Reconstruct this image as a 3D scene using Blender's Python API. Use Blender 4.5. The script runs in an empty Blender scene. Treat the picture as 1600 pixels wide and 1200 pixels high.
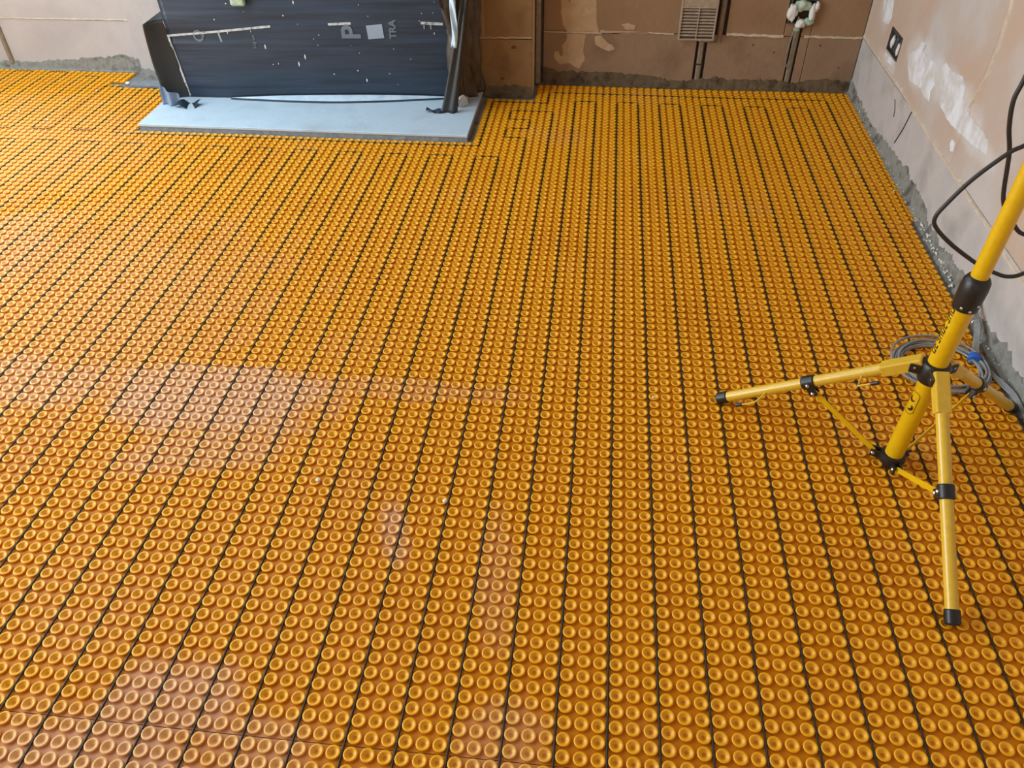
import bpy, bmesh, math, random
import numpy as np
from mathutils import Vector, Matrix
from mathutils import noise as mn

SC = bpy.context.scene
COL = SC.collection

# ------------------------------------------------------------------ camera
def set_camera():
    p, r, y = .72081065, -.01360001, -.11394198
    cp, sp, cr, sr, cy, sy = math.cos(p), math.sin(p), math.cos(r), math.sin(r), math.cos(y), math.sin(y)
    F = Vector((sy*cp, cy*cp, -sp)); R = Vector((cy, -sy, 0)); U = R.cross(F)
    R2 = R*cr + U*sr; U2 = -R*sr + U*cr
    cam = bpy.data.cameras.new('camera'); o = bpy.data.objects.new('camera', cam); COL.objects.link(o)
    o.matrix_world = Matrix(((R2.x, U2.x, -F.x, -.0838144), (R2.y, U2.y, -F.y, 0), (R2.z, U2.z, -F.z, 1.37386649), (0, 0, 0, 1)))
    cam.sensor_width = 36; cam.lens = 1241.1124/1600*36; cam.clip_start = .02
    SC.camera = o
set_camera()

# ------------------------------------------------------------------ light
SC.view_settings.view_transform = 'Standard'; SC.view_settings.look = 'None'
SC.view_settings.gamma = 1; SC.view_settings.use_curve_mapping = False
SC.view_settings.exposure = -0.05
W = bpy.data.worlds.new('world'); SC.world = W; W.use_nodes = True
bg = W.node_tree.nodes['Background']; bg.inputs[0].default_value = (.62, .78, 1, 1); bg.inputs[1].default_value = .8

def area(name, loc, rot, sx, sy, power, col):
    l = bpy.data.lights.new(name, 'AREA'); l.shape = 'RECTANGLE'; l.size = sx; l.size_y = sy; l.energy = power; l.color = col
    o = bpy.data.objects.new(name, l); COL.objects.link(o); o.location = loc; o.rotation_euler = rot
    return o
# daylight through the roof window, the garden doors in the left wall, plus fill from an unseen opening behind
area('roof_window_daylight', (-2.35, 2.35, 2.62), (0, 0, 0), 1.7, 2.0, 62, (.60, .82, 1))
area('alcove_window_daylight', (-3.1, 3.98, 1.5), (-math.pi/2, 0, 0), 1.3, 1.3, 84, (.86, .93, 1))
area('garden_door_daylight', (-4.35, .6, 1.15), (0, -math.pi/2, 0), 2.1, 3.2, 182, (.87, .94, 1))
area('rear_fill_light', (-.6, -3.35, 1.2), (math.pi/2, 0, 0), 2.6, 2.1, 5, (1, .95, .88))  # weak warm fill, its source is out of view

# ------------------------------------------------------------------ materials
def lin(c):
    return tuple(((v/255)/12.92 if v/255 <= .04045 else (((v/255)+.055)/1.055)**2.4) for v in c)
def mat(name, col, rough=.6, metal=0, var=None, scale=8, bump=0, bscale=60, spec=.5, coat=0, sss=0, stretch=None, detail=6):
    m = bpy.data.materials.new(name); m.use_nodes = True
    nt = m.node_tree; b = nt.nodes['Principled BSDF']
    c = (*lin(col), 1)
    b.inputs['Base Color'].default_value = c; b.inputs['Roughness'].default_value = rough
    b.inputs['Metallic'].default_value = metal; b.inputs['Specular IOR Level'].default_value = spec
    if coat: b.inputs['Coat Weight'].default_value = coat; b.inputs['Coat Roughness'].default_value = .15
    g = nt.nodes.new('ShaderNodeNewGeometry'); vec = g.outputs['Position']
    if stretch:
        mp = nt.nodes.new('ShaderNodeMapping'); mp.inputs['Scale'].default_value = stretch
        nt.links.new(vec, mp.inputs[0]); vec = mp.outputs[0]
    if var:
        n = nt.nodes.new('ShaderNodeTexNoise'); n.inputs['Scale'].default_value = scale; n.inputs['Detail'].default_value = detail
        nt.links.new(vec, n.inputs['Vector'])
        r = nt.nodes.new('ShaderNodeValToRGB'); e = r.color_ramp.elements
        cols = [(.3, col)] + [(t, cc) for t, cc in var]
        e[0].position = cols[0][0]; e[0].color = (*lin(cols[0][1]), 1)
        e[1].position = cols[1][0]; e[1].color = (*lin(cols[1][1]), 1)
        for t, cc in cols[2:]:
            q = e.new(t); q.color = (*lin(cc), 1)
        nt.links.new(n.outputs['Fac'], r.inputs[0]); nt.links.new(r.outputs[0], b.inputs['Base Color'])
    if bump:
        n2 = nt.nodes.new('ShaderNodeTexNoise'); n2.inputs['Scale'].default_value = bscale; n2.inputs['Detail'].default_value = 5
        nt.links.new(vec, n2.inputs['Vector'])
        bp = nt.nodes.new('ShaderNodeBump'); bp.inputs['Strength'].default_value = bump; bp.inputs['Distance'].default_value = .01
        nt.links.new(n2.outputs['Fac'], bp.inputs['Height']); nt.links.new(bp.outputs[0], b.inputs['Normal'])
    return m

DUST_GLARE = [(-1.02, 1.42, .38, .18, .46, 0), (-1.55, 1.44, .34, .14, .32, 0), (-.98, 1.24, .26, .10, .26, .2), (-.55, 1.50, .38, .05, .16, 0),
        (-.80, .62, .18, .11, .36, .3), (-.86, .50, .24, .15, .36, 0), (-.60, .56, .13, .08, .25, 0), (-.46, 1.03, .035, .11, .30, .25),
        (-.23, .95, .05, .20, .14, .1), (-.18, .62, .10, .09, .18, 0), (-2.0, 1.98, .30, .40, .22, 0), (-1.75, 1.7, .9, .7, .13, .3), (-2.5, 2.8, .8, .6, .13, 0)]  # last broad left-hand spots paint floor glare into the colour
def smear(m, spots, col, film):
    nt = m.node_tree; b = nt.nodes['Principled BSDF']
    # pale dusting dried on in patches, plus painted floor glare, broken up by noise
    N = nt.nodes; Lk = nt.links
    g = N.new('ShaderNodeNewGeometry')
    def noise_of(scale, lo, hi, a, b2):
        n = N.new('ShaderNodeTexNoise'); n.inputs['Scale'].default_value = scale; n.inputs['Detail'].default_value = 7; n.inputs['Roughness'].default_value = .6
        Lk.new(g.outputs['Position'], n.inputs['Vector'])
        r = N.new('ShaderNodeMapRange'); r.inputs[1].default_value = lo; r.inputs[2].default_value = hi; r.inputs[3].default_value = a; r.inputs[4].default_value = b2
        Lk.new(n.outputs['Fac'], r.inputs[0]); return r.outputs[0]
    def mth(op, a, b2):
        q = N.new('ShaderNodeMath'); q.operation = op
        for k, v in enumerate((a, b2)):
            if isinstance(v, (int, float)): q.inputs[k].default_value = v
            else: Lk.new(v, q.inputs[k])
        return q.outputs[0]
    sep = N.new('ShaderNodeSeparateXYZ'); Lk.new(g.outputs['Position'], sep.inputs[0])
    wob = N.new('ShaderNodeTexNoise'); wob.inputs['Scale'].default_value = 9; wob.inputs['Detail'].default_value = 4; Lk.new(g.outputs['Position'], wob.inputs['Vector'])
    acc = None
    for cx, cy, cz, rx, ry, rz, amt, ang in spots:
        mp = N.new('ShaderNodeMapping'); mp.vector_type = 'TEXTURE'; mp.inputs['Location'].default_value = (cx, cy, cz); mp.inputs['Rotation'].default_value = (0, 0, ang); mp.inputs['Scale'].default_value = (rx, ry, rz)
        Lk.new(g.outputs['Position'], mp.inputs[0])
        ln = N.new('ShaderNodeVectorMath'); ln.operation = 'LENGTH'; Lk.new(mp.outputs[0], ln.inputs[0])
        d = mth('ADD', ln.outputs['Value'], mth('MULTIPLY', mth('SUBTRACT', wob.outputs['Fac'], .5), 1.1))
        r = N.new('ShaderNodeMapRange'); r.interpolation_type = 'SMOOTHSTEP'; r.inputs[1].default_value = 1.1; r.inputs[2].default_value = .45; r.inputs[3].default_value = 0; r.inputs[4].default_value = amt
        Lk.new(d, r.inputs[0]); o = r.outputs[0]
        if abs(cy-1.42) < .001 and cz == 0: o = mth('MULTIPLY', o, mth('LESS_THAN', sep.outputs[1], 1.5526))     # stops at the sheet joint
        acc = o if acc is None else mth('MAXIMUM', acc, o)
    pale_mask = mth('ADD', mth('MULTIPLY', acc, noise_of(30, .3, .7, .75, 1.1)), noise_of(2.2, .56, .78, 0, film))
    src = b.inputs['Base Color'].links[0].from_socket
    mx = N.new('ShaderNodeMix'); mx.data_type = 'RGBA'
    Lk.new(pale_mask, mx.inputs[0]); Lk.new(src, mx.inputs[6]); mx.inputs[7].default_value = (*lin(col), 1)
    Lk.new(mx.outputs[2], b.inputs['Base Color'])
    return m
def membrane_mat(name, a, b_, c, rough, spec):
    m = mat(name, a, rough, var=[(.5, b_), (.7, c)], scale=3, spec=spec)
    return smear(m, [(x, y, 0, rx, ry, 1e3, am, an) for x, y, rx, ry, am, an in DUST_GLARE], (228, 200, 184), .10)

M = {}
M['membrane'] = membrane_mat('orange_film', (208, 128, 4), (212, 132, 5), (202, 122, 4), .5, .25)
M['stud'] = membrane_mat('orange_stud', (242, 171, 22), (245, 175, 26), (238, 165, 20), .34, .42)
M['cable'] = mat('heating_cable_sheath', (48, 38, 24), .55, spec=.3)
M['concrete'] = mat('grey_screed', (122, 120, 114), .9, var=[(.5, (138, 136, 130)), (.72, (96, 94, 88))], scale=18, bump=.3)
M['plaster'] = mat('shaded_plaster', (148, 116, 82), .9, var=[(.5, (156, 124, 90)), (.72, (138, 104, 74))], scale=2.6, bump=.25, bscale=40)  # shade and orange floor bounce put into this wall colour
M['plaster_low'] = mat('dirty_pink_plaster', (146, 118, 90), .9, var=[(.5, (154, 126, 98)), (.72, (128, 100, 74))], scale=5, bump=.3, bscale=40)
M['plaster_side'] = mat('grey_pink_plaster', (204, 186, 168), .85, var=[(.48, (198, 172, 150)), (.66, (198, 188, 178))], scale=2.2, bump=.2, bscale=40)
smear(M['plaster_side'], [(1.02, 2.62, .40, 1e3, .36, .07, .6, .1), (1.02, 2.92, .38, 1e3, .17, .10, .6, 0), (1.02, 2.35, .36, 1e3, .22, .05, .5, 0), (1.02, 3.45, .42, 1e3, .10, .10, .45, 0), (1.02, 3.25, .27, 1e3, .14, .03, .5, 0)], (222, 222, 220), .3)
M['plaster_side_low'] = mat('grey_lower_plaster', (188, 182, 176), .85, var=[(.5, (198, 190, 182)), (.72, (168, 162, 156))], scale=6, bump=.3, bscale=50)
M['plaster_left'] = mat('daylit_plaster', (186, 180, 176), .85, var=[(.5, (194, 186, 180)), (.72, (176, 170, 168))], scale=3, bump=.2, bscale=40)  # same plaster, its cool daylight tint put into the colour
M['pier'] = mat('ochre_plaster', (142, 106, 62), .85, var=[(.5, (150, 114, 70)), (.72, (128, 92, 52))], scale=9, bump=.25, bscale=40)
M['patch'] = mat('pale_skim_patch', (202, 172, 134), .8, var=[(.55, (190, 158, 120)), (.75, (210, 182, 146))], scale=14, bump=.2)
M['white_patch'] = mat('white_skim_patch', (232, 234, 236), .8, var=[(.45, (212, 206, 198)), (.62, (236, 238, 240))], scale=14, bump=.25)
M['mortar'] = mat('pale_mortar', (224, 208, 184), .9, var=[(.55, (206, 186, 158)), (.75, (234, 222, 202))], scale=30, bump=.3)
M['cement'] = mat('grey_cement', (128, 126, 116), .95, var=[(.48, (148, 146, 136)), (.7, (92, 90, 80))], scale=22, bump=.6, bscale=70)
M['cement_dark'] = mat('dark_cement', (96, 80, 56), .95, var=[(.48, (112, 94, 68)), (.7, (64, 52, 36))], scale=20, bump=.6, bscale=70)
M['slab'] = mat('pale_hearth_board', (190, 208, 218), .75, var=[(.5, (196, 214, 224)), (.75, (180, 196, 204))], scale=7, bump=.1)
M['slab_edge'] = mat('grey_board_edge', (122, 126, 130), .9, var=[(.6, (146, 148, 148))], scale=40, bump=.3)
M['plastic'] = mat('black_polythene', (34, 44, 56), .42, var=[(.5, (50, 63, 78)), (.75, (28, 36, 46))], scale=3, bump=.22, bscale=5, stretch=(.5, .5, 9), spec=.5)
M['plastic_side'] = mat('grey_black_polythene', (46, 48, 48), .5, var=[(.6, (56, 56, 54))], scale=5, bump=.3, bscale=6, stretch=(2, 2, .8))
M['plastic_brown'] = mat('brown_crumpled_polythene', (92, 78, 64), .42, var=[(.5, (70, 56, 44)), (.75, (120, 102, 84))], scale=14, bump=.6, bscale=16, stretch=(2, 2, .5))
M['tape'] = mat('white_tape', (214, 214, 210), .6, var=[(.55, (196, 196, 190)), (.68, (120, 120, 118))], scale=60)
M['print'] = mat('grey_print', (158, 170, 184), .6)
M['film_blue'] = mat('bluish_film', (112, 128, 150), .4, var=[(.6, (140, 156, 176))], scale=20)
M['print_dim'] = mat('dim_print', (150, 156, 160), .6)
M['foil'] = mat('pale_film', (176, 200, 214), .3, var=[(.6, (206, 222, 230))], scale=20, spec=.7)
M['steel'] = mat('galvanised_capping', (158, 146, 124), .55, metal=.25, var=[(.55, (140, 126, 104)), (.75, (176, 166, 146))], scale=25)
M['vent'] = mat('dirty_white_vent', (180, 162, 138), .6, var=[(.55, (164, 144, 118)), (.75, (192, 178, 158))], scale=30)
M['vent_in'] = mat('vent_dark', (76, 58, 46), .9)
M['dark'] = mat('dark_recess', (62, 50, 42), .95)
M['box'] = mat('back_box_steel', (86, 84, 80), .6, metal=.3)
M['putty'] = mat('green_white_putty', (190, 206, 176), .7, var=[(.5, (160, 184, 150)), (.7, (216, 222, 206))], scale=30, bump=.3)
M['white'] = mat('white_plaster_lump', (232, 228, 220), .8, bump=.3)
M['yellow'] = mat('yellow_powder_coat', (232, 184, 10), .33, var=[(.7, (222, 174, 12))], scale=90, bump=.06, bscale=500, spec=.5)
M['yellow_leg'] = mat('pale_yellow_powder_coat', (228, 186, 58), .26, var=[(.7, (220, 176, 50))], scale=90, spec=.6)
M['black'] = mat('black_moulded_plastic', (34, 32, 30), .38, bump=.05, bscale=200)
M['chrome'] = mat('zinc_screw', (210, 208, 200), .25, metal=.9)
M['rubber'] = mat('black_rubber_cable', (46, 42, 38), .5)
M['grey_cable'] = mat('grey_pvc_cable', (158, 160, 158), .4, var=[(.6, (140, 142, 140))], scale=60)
M['blue'] = mat('blue_tape', (40, 100, 190), .5)
M['ink'] = mat('black_print', (46, 26, 12), .5)
M['ceiling'] = mat('dimmed_ceiling', (176, 166, 156), .9)  # unseen ceiling and front wall, colour lowered to cut fill light
M['timber'] = mat('painted_timber', (230, 228, 222), .6)
M['knot'] = mat('rusty_stain', (112, 66, 34), .9)

# ------------------------------------------------------------------ helpers
def prop(o, **k):
    for a, v in k.items():
        if v is not None: o[a] = v
    return o
def link(name, me, m, parent=None, loc=None, smooth=False):
    if m is not None and not me.materials: me.materials.append(m)
    if smooth:
        me.polygons.foreach_set('use_smooth', [True]*len(me.polygons))
    o = bpy.data.objects.new(name, me); COL.objects.link(o)
    if parent is not None: o.parent = parent
    if loc is not None: o.location = loc
    return o
def base_of(parent):
    return Vector(parent.location) if parent is not None else Vector((0, 0, 0))
def mesh_obj(name, verts, faces, m, parent=None, smooth=False, sharp=None):
    """verts in world coordinates; parents stand at their base without rotation"""
    off = base_of(parent)
    if parent is not None and parent.parent is not None: off = off + base_of(parent.parent)
    me = bpy.data.meshes.new(name); me.from_pydata([tuple(Vector(v)-off) for v in verts], [], faces); me.update()
    bm = bmesh.new(); bm.from_mesh(me); bmesh.ops.recalc_face_normals(bm, faces=bm.faces); bm.to_mesh(me); bm.free()
    if smooth:
        me.polygons.foreach_set('use_smooth', [True]*len(me.polygons))
        me.set_sharp_from_angle(angle=math.radians(sharp or 40))
    return link(name, me, m, parent)
def empty(name, loc, label, cat, group=None):
    o = bpy.data.objects.new(name, None); COL.objects.link(o); o.location = loc; o.empty_display_size = .05
    return prop(o, label=label, category=cat, group=group)
def bevel_mesh(verts, faces, w, seg=1):
    me = bpy.data.meshes.new('t'); me.from_pydata(verts, [], faces)
    bm = bmesh.new(); bm.from_mesh(me); bmesh.ops.recalc_face_normals(bm, faces=bm.faces)
    bmesh.ops.bevel(bm, geom=bm.edges[:], offset=w, segments=seg, affect='EDGES', profile=.5)
    v = [x.co.copy() for x in bm.verts]; bm.verts.index_update(); f = [[a.index for a in x.verts] for x in bm.faces]
    bm.free(); bpy.data.meshes.remove(me); return v, f
BOXF = [(0, 1, 3, 2), (4, 6, 7, 5), (0, 4, 5, 1), (2, 3, 7, 6), (0, 2, 6, 4), (1, 5, 7, 3)]
def boxv(a, b):
    return [(x, y, z) for x in (a[0], b[0]) for y in (a[1], b[1]) for z in (a[2], b[2])]
def box(name, a, b, m, parent=None, bev=0, seg=1):
    v, f = boxv(a, b), BOXF
    if bev: v, f = bevel_mesh(v, f, bev, seg)
    return mesh_obj(name, v, f, m, parent)
def frame_axes(d):
    d = d.normalized(); up = Vector((0, 0, 1)) if abs(d.z) < .9 else Vector((0, 1, 0))
    a = d.cross(up).normalized(); return a, a.cross(d).normalized()
def smooth_path(pts, n=8, closed=False):
    P = [Vector(p) for p in pts]; out = []; N = len(P)
    rng = range(N if closed else N-1)
    for i in rng:
        p0 = P[i-1] if (i > 0 or closed) else P[0]; p1 = P[i]; p2 = P[(i+1) % N]; p3 = P[(i+2) % N] if (i+2 < N or closed) else P[-1]
        for k in range(n):
            t = k/n
            out.append(.5*((2*p1)+(p2-p0)*t+(2*p0-5*p1+4*p2-p3)*t*t+(-p0+3*p1-3*p2+p3)*t**3))
    if not closed: out.append(P[-1])
    return out
def tube_geo(path, r, seg=10, caps=True, closed=False):
    P = [Vector(p) for p in path]; n = len(P); V = []; Fc = []
    rr = r if hasattr(r, '__len__') else [r]*n
    t0 = (P[1]-P[0]).normalized(); a, b = frame_axes(t0)
    for i in range(n):
        if closed: t = (P[(i+1) % n]-P[i-1]).normalized()
        else: t = ((P[i+1]-P[i]).normalized() if i == 0 else (P[i]-P[i-1]).normalized() if i == n-1 else ((P[i+1]-P[i]).normalized()+(P[i]-P[i-1]).normalized()).normalized())
        a = (a - t*a.dot(t)).normalized(); b = t.cross(a)
        for k in range(seg):
            w = 2*math.pi*k/seg; V.append(P[i]+(a*math.cos(w)+b*math.sin(w))*rr[i])
    for i in range(n if closed else n-1):
        j = (i+1) % n
        for k in range(seg):
            l = (k+1) % seg; Fc.append((i*seg+k, i*seg+l, j*seg+l, j*seg+k))
    if caps and not closed:
        Fc.append(tuple(range(seg))[::-1]); Fc.append(tuple((n-1)*seg+k for k in range(seg)))
    return V, Fc
def tube(name, path, r, m, parent=None, seg=12, closed=False):
    v, f = tube_geo(path, r, seg, closed=closed); return mesh_obj(name, v, f, m, parent, smooth=True, sharp=50)
def merge(parts):
    V = []; Fc = []
    for v, f in parts:
        o = len(V); V += [Vector(x) for x in v]; Fc += [tuple(i+o for i in q) for q in f]
    return V, Fc
def bar_geo(p, q, w, h, up=None):
    """rectangular bar from p to q, width w across, height h"""
    p, q = Vector(p), Vector(q); d = (q-p).normalized()
    if up is None: a, b = frame_axes(d)
    else:
        a = d.cross(Vector(up)).normalized(); b = a.cross(d)
    V = []
    for e in (p, q):
        for s, t in ((-1, -1), (1, -1), (1, 1), (-1, 1)): V.append(e+a*s*w/2+b*t*h/2)
    return V, [(0, 3, 2, 1), (4, 5, 6, 7), (0, 1, 5, 4), (1, 2, 6, 5), (2, 3, 7, 6), (3, 0, 4, 7)]
def prism(poly, plane, d0, d1):
    """poly (u,z) on wall plane 'y' or 'x': extruded between d0 and d1 along the normal axis"""
    n = len(poly)
    def P(u, z, d): return (u, d, z) if plane == 'y' else (d, u, z)
    V = [P(u, z, d0) for u, z in poly] + [P(u, z, d1) for u, z in poly]
    F = [tuple(range(n)), tuple(range(n, 2*n))[::-1]] + [(i, (i+1) % n, n+(i+1) % n, n+i) for i in range(n)]
    return V, F
def patch(name, poly, plane, face, thick, m, parent, label=None):
    """irregular skim of plaster: fine ragged outline with a feathered edge; face is the wall plane coordinate, room side is smaller"""
    pts = []
    n = len(poly)
    for i in range(n):
        a = Vector((*poly[i], 0)); b = Vector((*poly[(i+1) % n], 0)); L = (b-a).length; k = max(1, int(L/.012))
        for j in range(k):
            q = a.lerp(b, j/k); w = mn.noise_vector(q*55)*.004
            pts.append((q.x+w.x, q.y+w.y))
    cx = sum(p[0] for p in pts)/len(pts); cz = sum(p[1] for p in pts)/len(pts)
    def P(u, z, d): return (u, d, z) if plane == 'y' else (d, u, z)
    N = len(pts); ring2 = [(p[0]+(cx-p[0])*.04, p[1]+(cz-p[1])*.04) for p in pts]
    V = [P(u, z, face+.0005) for u, z in pts]+[P(u, z, face-thick) for u, z in ring2]
    F = [(i, (i+1) % N, N+(i+1) % N, N+i) for i in range(N)]+[tuple(range(N, 2*N))]
    o = mesh_obj(name, V, F, m, parent)
    if label: o['label'] = label
    return o
def ridge(name, line, plane, face, m, parent, w=.010, t=.004, seed=0):
    """irregular proud strip of mortar following a joint line"""
    P = []
    for i in range(len(line)-1):
        a = Vector((*line[i], 0)); b = Vector((*line[i+1], 0)); k = max(1, int((b-a).length/.015))
        P += [a.lerp(b, j/k) for j in range(k)]
    P.append(Vector((*line[-1], 0))); V = []
    def W(u, z, d): return (u, d, z) if plane == 'y' else (d, u, z)
    for i, q in enumerate(P):
        d = (P[min(i+1, len(P)-1)]-P[max(i-1, 0)]).normalized(); nrm = Vector((-d.y, d.x, 0))
        h = w*(.45+.75*abs(mn.noise(q*22+Vector((seed, 0, 0)))))*.7; jig = mn.noise(q*40+Vector((0, seed, 3)))*w*.3
        for s, dep in ((-1, .0005), (-.5, -t), (.5, -t), (1, .0005)):
            c = q+nrm*(h*s+jig); V.append(W(c.x, c.y, face+dep))
    F = []
    for i in range(len(P)-1):
        for k in range(3): F.append((i*4+k, i*4+k+1, i*4+k+5, i*4+k+4))
    return mesh_obj(name, V, F, m, parent)
def lathe_geo(profile, centre, axis, seg=16, cap0=True, cap1=True):
    axis = Vector(axis).normalized(); a, b = frame_axes(axis); c = Vector(centre); V = []; F = []
    for r, h in profile:
        for k in range(seg):
            w = 2*math.pi*k/seg; V.append(c+axis*h+(a*math.cos(w)+b*math.sin(w))*r)
    n = len(profile)
    for i in range(n-1):
        for k in range(seg):
            l = (k+1) % seg; F.append((i*seg+k, i*seg+l, (i+1)*seg+l, (i+1)*seg+k))
    if cap0: F.append(tuple(range(seg))[::-1])
    if cap1: F.append(tuple((n-1)*seg+k for k in range(seg)))
    return V, F
def lathe(name, profile, centre, axis, m, parent=None, seg=16):
    v, f = lathe_geo(profile, centre, axis, seg); return mesh_obj(name, v, f, m, parent, smooth=True, sharp=35)
def text_mesh(name, s, size, origin, ux, uy, m, parent, depth=.0006, bold=0):
    cu = bpy.data.curves.new('t', 'FONT'); cu.body = s; cu.size = size; cu.extrude = depth/2; cu.offset = bold
    o = bpy.data.objects.new('t', cu); COL.objects.link(o); dg = bpy.context.evaluated_depsgraph_get()
    me = bpy.data.meshes.new_from_object(o.evaluated_get(dg)); bpy.data.objects.remove(o)
    ux = Vector(ux).normalized(); uy = Vector(uy).normalized(); uz = ux.cross(uy)
    off = base_of(parent)
    if parent.parent: off = off + base_of(parent.parent)
    for v in me.vertices:
        v.co = Vector(origin)+ux*v.co.x+uy*v.co.y+uz*v.co.z-off
    me.materials.clear(); return link(name, me, m, parent)

# ------------------------------------------------------------------ room shell
XL, XR, YN, YB, H = -3.9, 1.02, -3.0, 3.64, 2.4
def struct(o): o['kind'] = 'structure'; return o
struct(box('floor', (XL-.2, YN-.2, -.12), (XR+.2, YB+.2, 0), M['concrete']))
# unseen ceiling with roof-window opening x -3.2..-1.5, y 1.35..3.35
rx0, rx1, ry0, ry1 = -3.2, -1.5, 1.35, 3.35
cv = merge([(boxv((XL-.2, YN-.2, H), (rx0, YB+.2, H+.12)), BOXF), (boxv((rx1, YN-.2, H), (XR+.2, YB+.2, H+.12)), BOXF),
            (boxv((rx0, YN-.2, H), (rx1, ry0, H+.12)), BOXF), (boxv((rx0, ry1, H), (rx1, YB+.2, H+.12)), BOXF)])
struct(mesh_obj('ceiling', cv[0], cv[1], M['ceiling']))  # unseen, its colour lowered to cut fill light
w1 = struct(mesh_obj('window_1', *merge([bar_geo((rx0, ry0-.03, H+.06), (rx0, ry1+.03, H+.06), .06, .16, (0, 0, 1)), bar_geo((rx1, ry0-.03, H+.06), (rx1, ry1+.03, H+.06), .06, .16, (0, 0, 1)),
     bar_geo((rx0, ry0, H+.06), (rx1, ry0, H+.06), .06, .16, (0, 0, 1)), bar_geo((rx0, ry1, H+.06), (rx1, ry1, H+.06), .06, .16, (0, 0, 1))]), M['timber']))
# left wall with garden-door opening y -1.0..2.2, z .1..2.2
gy0, gy1, gz0, gz1 = -1.0, 2.2, .1, 2.2
struct(mesh_obj('wall_left', *merge([(boxv((XL-.2, YN-.2, 0), (XL, gy0, H)), BOXF), (boxv((XL-.2, gy1, 0), (XL, YB+.2, H)), BOXF),
     (boxv((XL-.2, gy0, 0), (XL, gy1, gz0)), BOXF), (boxv((XL-.2, gy0, gz1), (XL, gy1, H)), BOXF)]), M['plaster_left']))
struct(mesh_obj('door_1', *merge([bar_geo((XL-.1, y, gz0), (XL-.1, y, gz1), .06, .07, (1, 0, 0)) for y in (gy0+.03, (gy0+gy1)/2, gy1-.03)] +
     [bar_geo((XL-.1, gy0, z), (XL-.1, gy1, z), .06, .07, (1, 0, 0)) for z in (gz0+.03, gz1-.03)]), M['timber']))
struct(mesh_obj('unseen_wall_front', *merge([(boxv((XL-.2, YN-.2, 0), (-1.9, YN, H)), BOXF), (boxv((.7, YN-.2, 0), (XR+.2, YN, H)), BOXF), (boxv((-1.9, YN-.2, 2.15), (.7, YN, H)), BOXF)]), M['ceiling']))

# walls built as a backing with separate plastered blocks in front
JZ = .235
def block(parent, plane, u0, u1, z0, z1, face, m, th=.02, seed=0):
    g = .0012
    a, b = (u0+g, face, z0+g), (u1-g, face+th, z1-g)
    v, f = bevel_mesh(boxv(a, b), BOXF, .0015)
    if plane == 'x': v = [Vector((q.y, q.x, q.z)) for q in v]
    return mesh_obj('block', v, f, m, parent)
wx0, wx1, wz0, wz1 = -3.7, -2.5, .93, 2.1
wb = struct(mesh_obj('wall_back', *merge([(boxv((XL-.2, YB+.02, 0), (wx0, YB+.2, H)), BOXF), (boxv((wx1, YB+.02, 0), (XR+.2, YB+.2, H)), BOXF),
     (boxv((wx0, YB+.02, 0), (wx1, YB+.2, wz0)), BOXF), (boxv((wx0, YB+.02, wz1), (wx1, YB+.2, H)), BOXF)]), M['mortar']))
struct(mesh_obj('window_2', *merge([bar_geo((x, YB+.12, wz0), (x, YB+.12, wz1), .06, .05, (0, 1, 0)) for x in (wx0+.03, (wx0+wx1)/2, wx1-.03)] +
     [bar_geo((wx0, YB+.12, z), (wx1, YB+.12, z), .06, .05, (0, 1, 0)) for z in (wz0+.03, wz1-.03)]), M['timber']))
for u0, u1 in ((-3.9, -2.10),): block(wb, 'y', u0, u1, .0, JZ, YB, M['plaster_left'])
for u0, u1 in ((-3.9, -2.10),): block(wb, 'y', u0, u1, JZ, .93, YB, M['plaster_left'])
for u0, u1 in ((-.42, .33), (.375, .727), (.762, .80), (.80, 1.02)): block(wb, 'y', u0, u1, .0, JZ, YB, M['plaster_low'])
for u0, u1 in ((-.42, .40), (.447, .69), (.80, 1.02)): block(wb, 'y', u0, u1, JZ, .93, YB, M['plaster'])
block(wb, 'y', .69, .80, .39, .93, YB, M['plaster']); block(wb, 'y', .69, .727, JZ, .288, YB, M['plaster']); block(wb, 'y', .762, .80, JZ, .288, YB, M['plaster'])
[block(wb, 'y', a, b, c, d, YB, M['plaster_left']) for a, b, c, d in ((-3.9, wx0, .93, H), (wx1, -2.1, .93, H), (wx0, wx1, wz1, H))]; block(wb, 'y', -.42, 1.02, .93, H, YB, M['plaster'])
box('chase', (.33, YB+.012, 0), (.375, YB+.03, JZ), M['dark'], wb); box('chase', (.727, YB+.012, 0), (.762, YB+.03, JZ), M['dark'], wb)
box('chase', (.40, YB+.012, JZ), (.447, YB+.03, .93), M['dark'], wb); box('chase', (.69, YB+.014, JZ), (.80, YB+.03, .39), M['dark'], wb)
ridge('mortar_joint', [(-.352, .232), (-.099, .230), (.108, .236), (.227, .234)], 'y', YB, M['mortar'], wb, .007, .003, 1)
ridge('mortar_joint', [(.45, .237), (.55, .236), (.69, .235)], 'y', YB, M['mortar'], wb, .013, .005, 2)
ridge('mortar_joint', [(.775, .236), (.9, .235), (1.018, .234)], 'y', YB, M['mortar'], wb, .012, .004, 3)
ridge('mortar_joint', [(-3.3, .236), (-2.717, .236), (-2.332, .238), (-2.2, .238)], 'y', YB, M['mortar'], wb, .006, .003, 4)
patch('plaster_patch', [(-.094, .243), (.02, .242), (.12, .239), (.118, .232), (0, .229), (-.09, .230)], 'y', YB, .003, M['patch'], wb)
patch('plaster_patch', [(-.274, .46), (-.119, .46), (-.107, .278), (-.094, .233), (-.236, .231), (-.258, .265), (-.267, .314)], 'y', YB, .002, M['patch'], wb)
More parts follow.
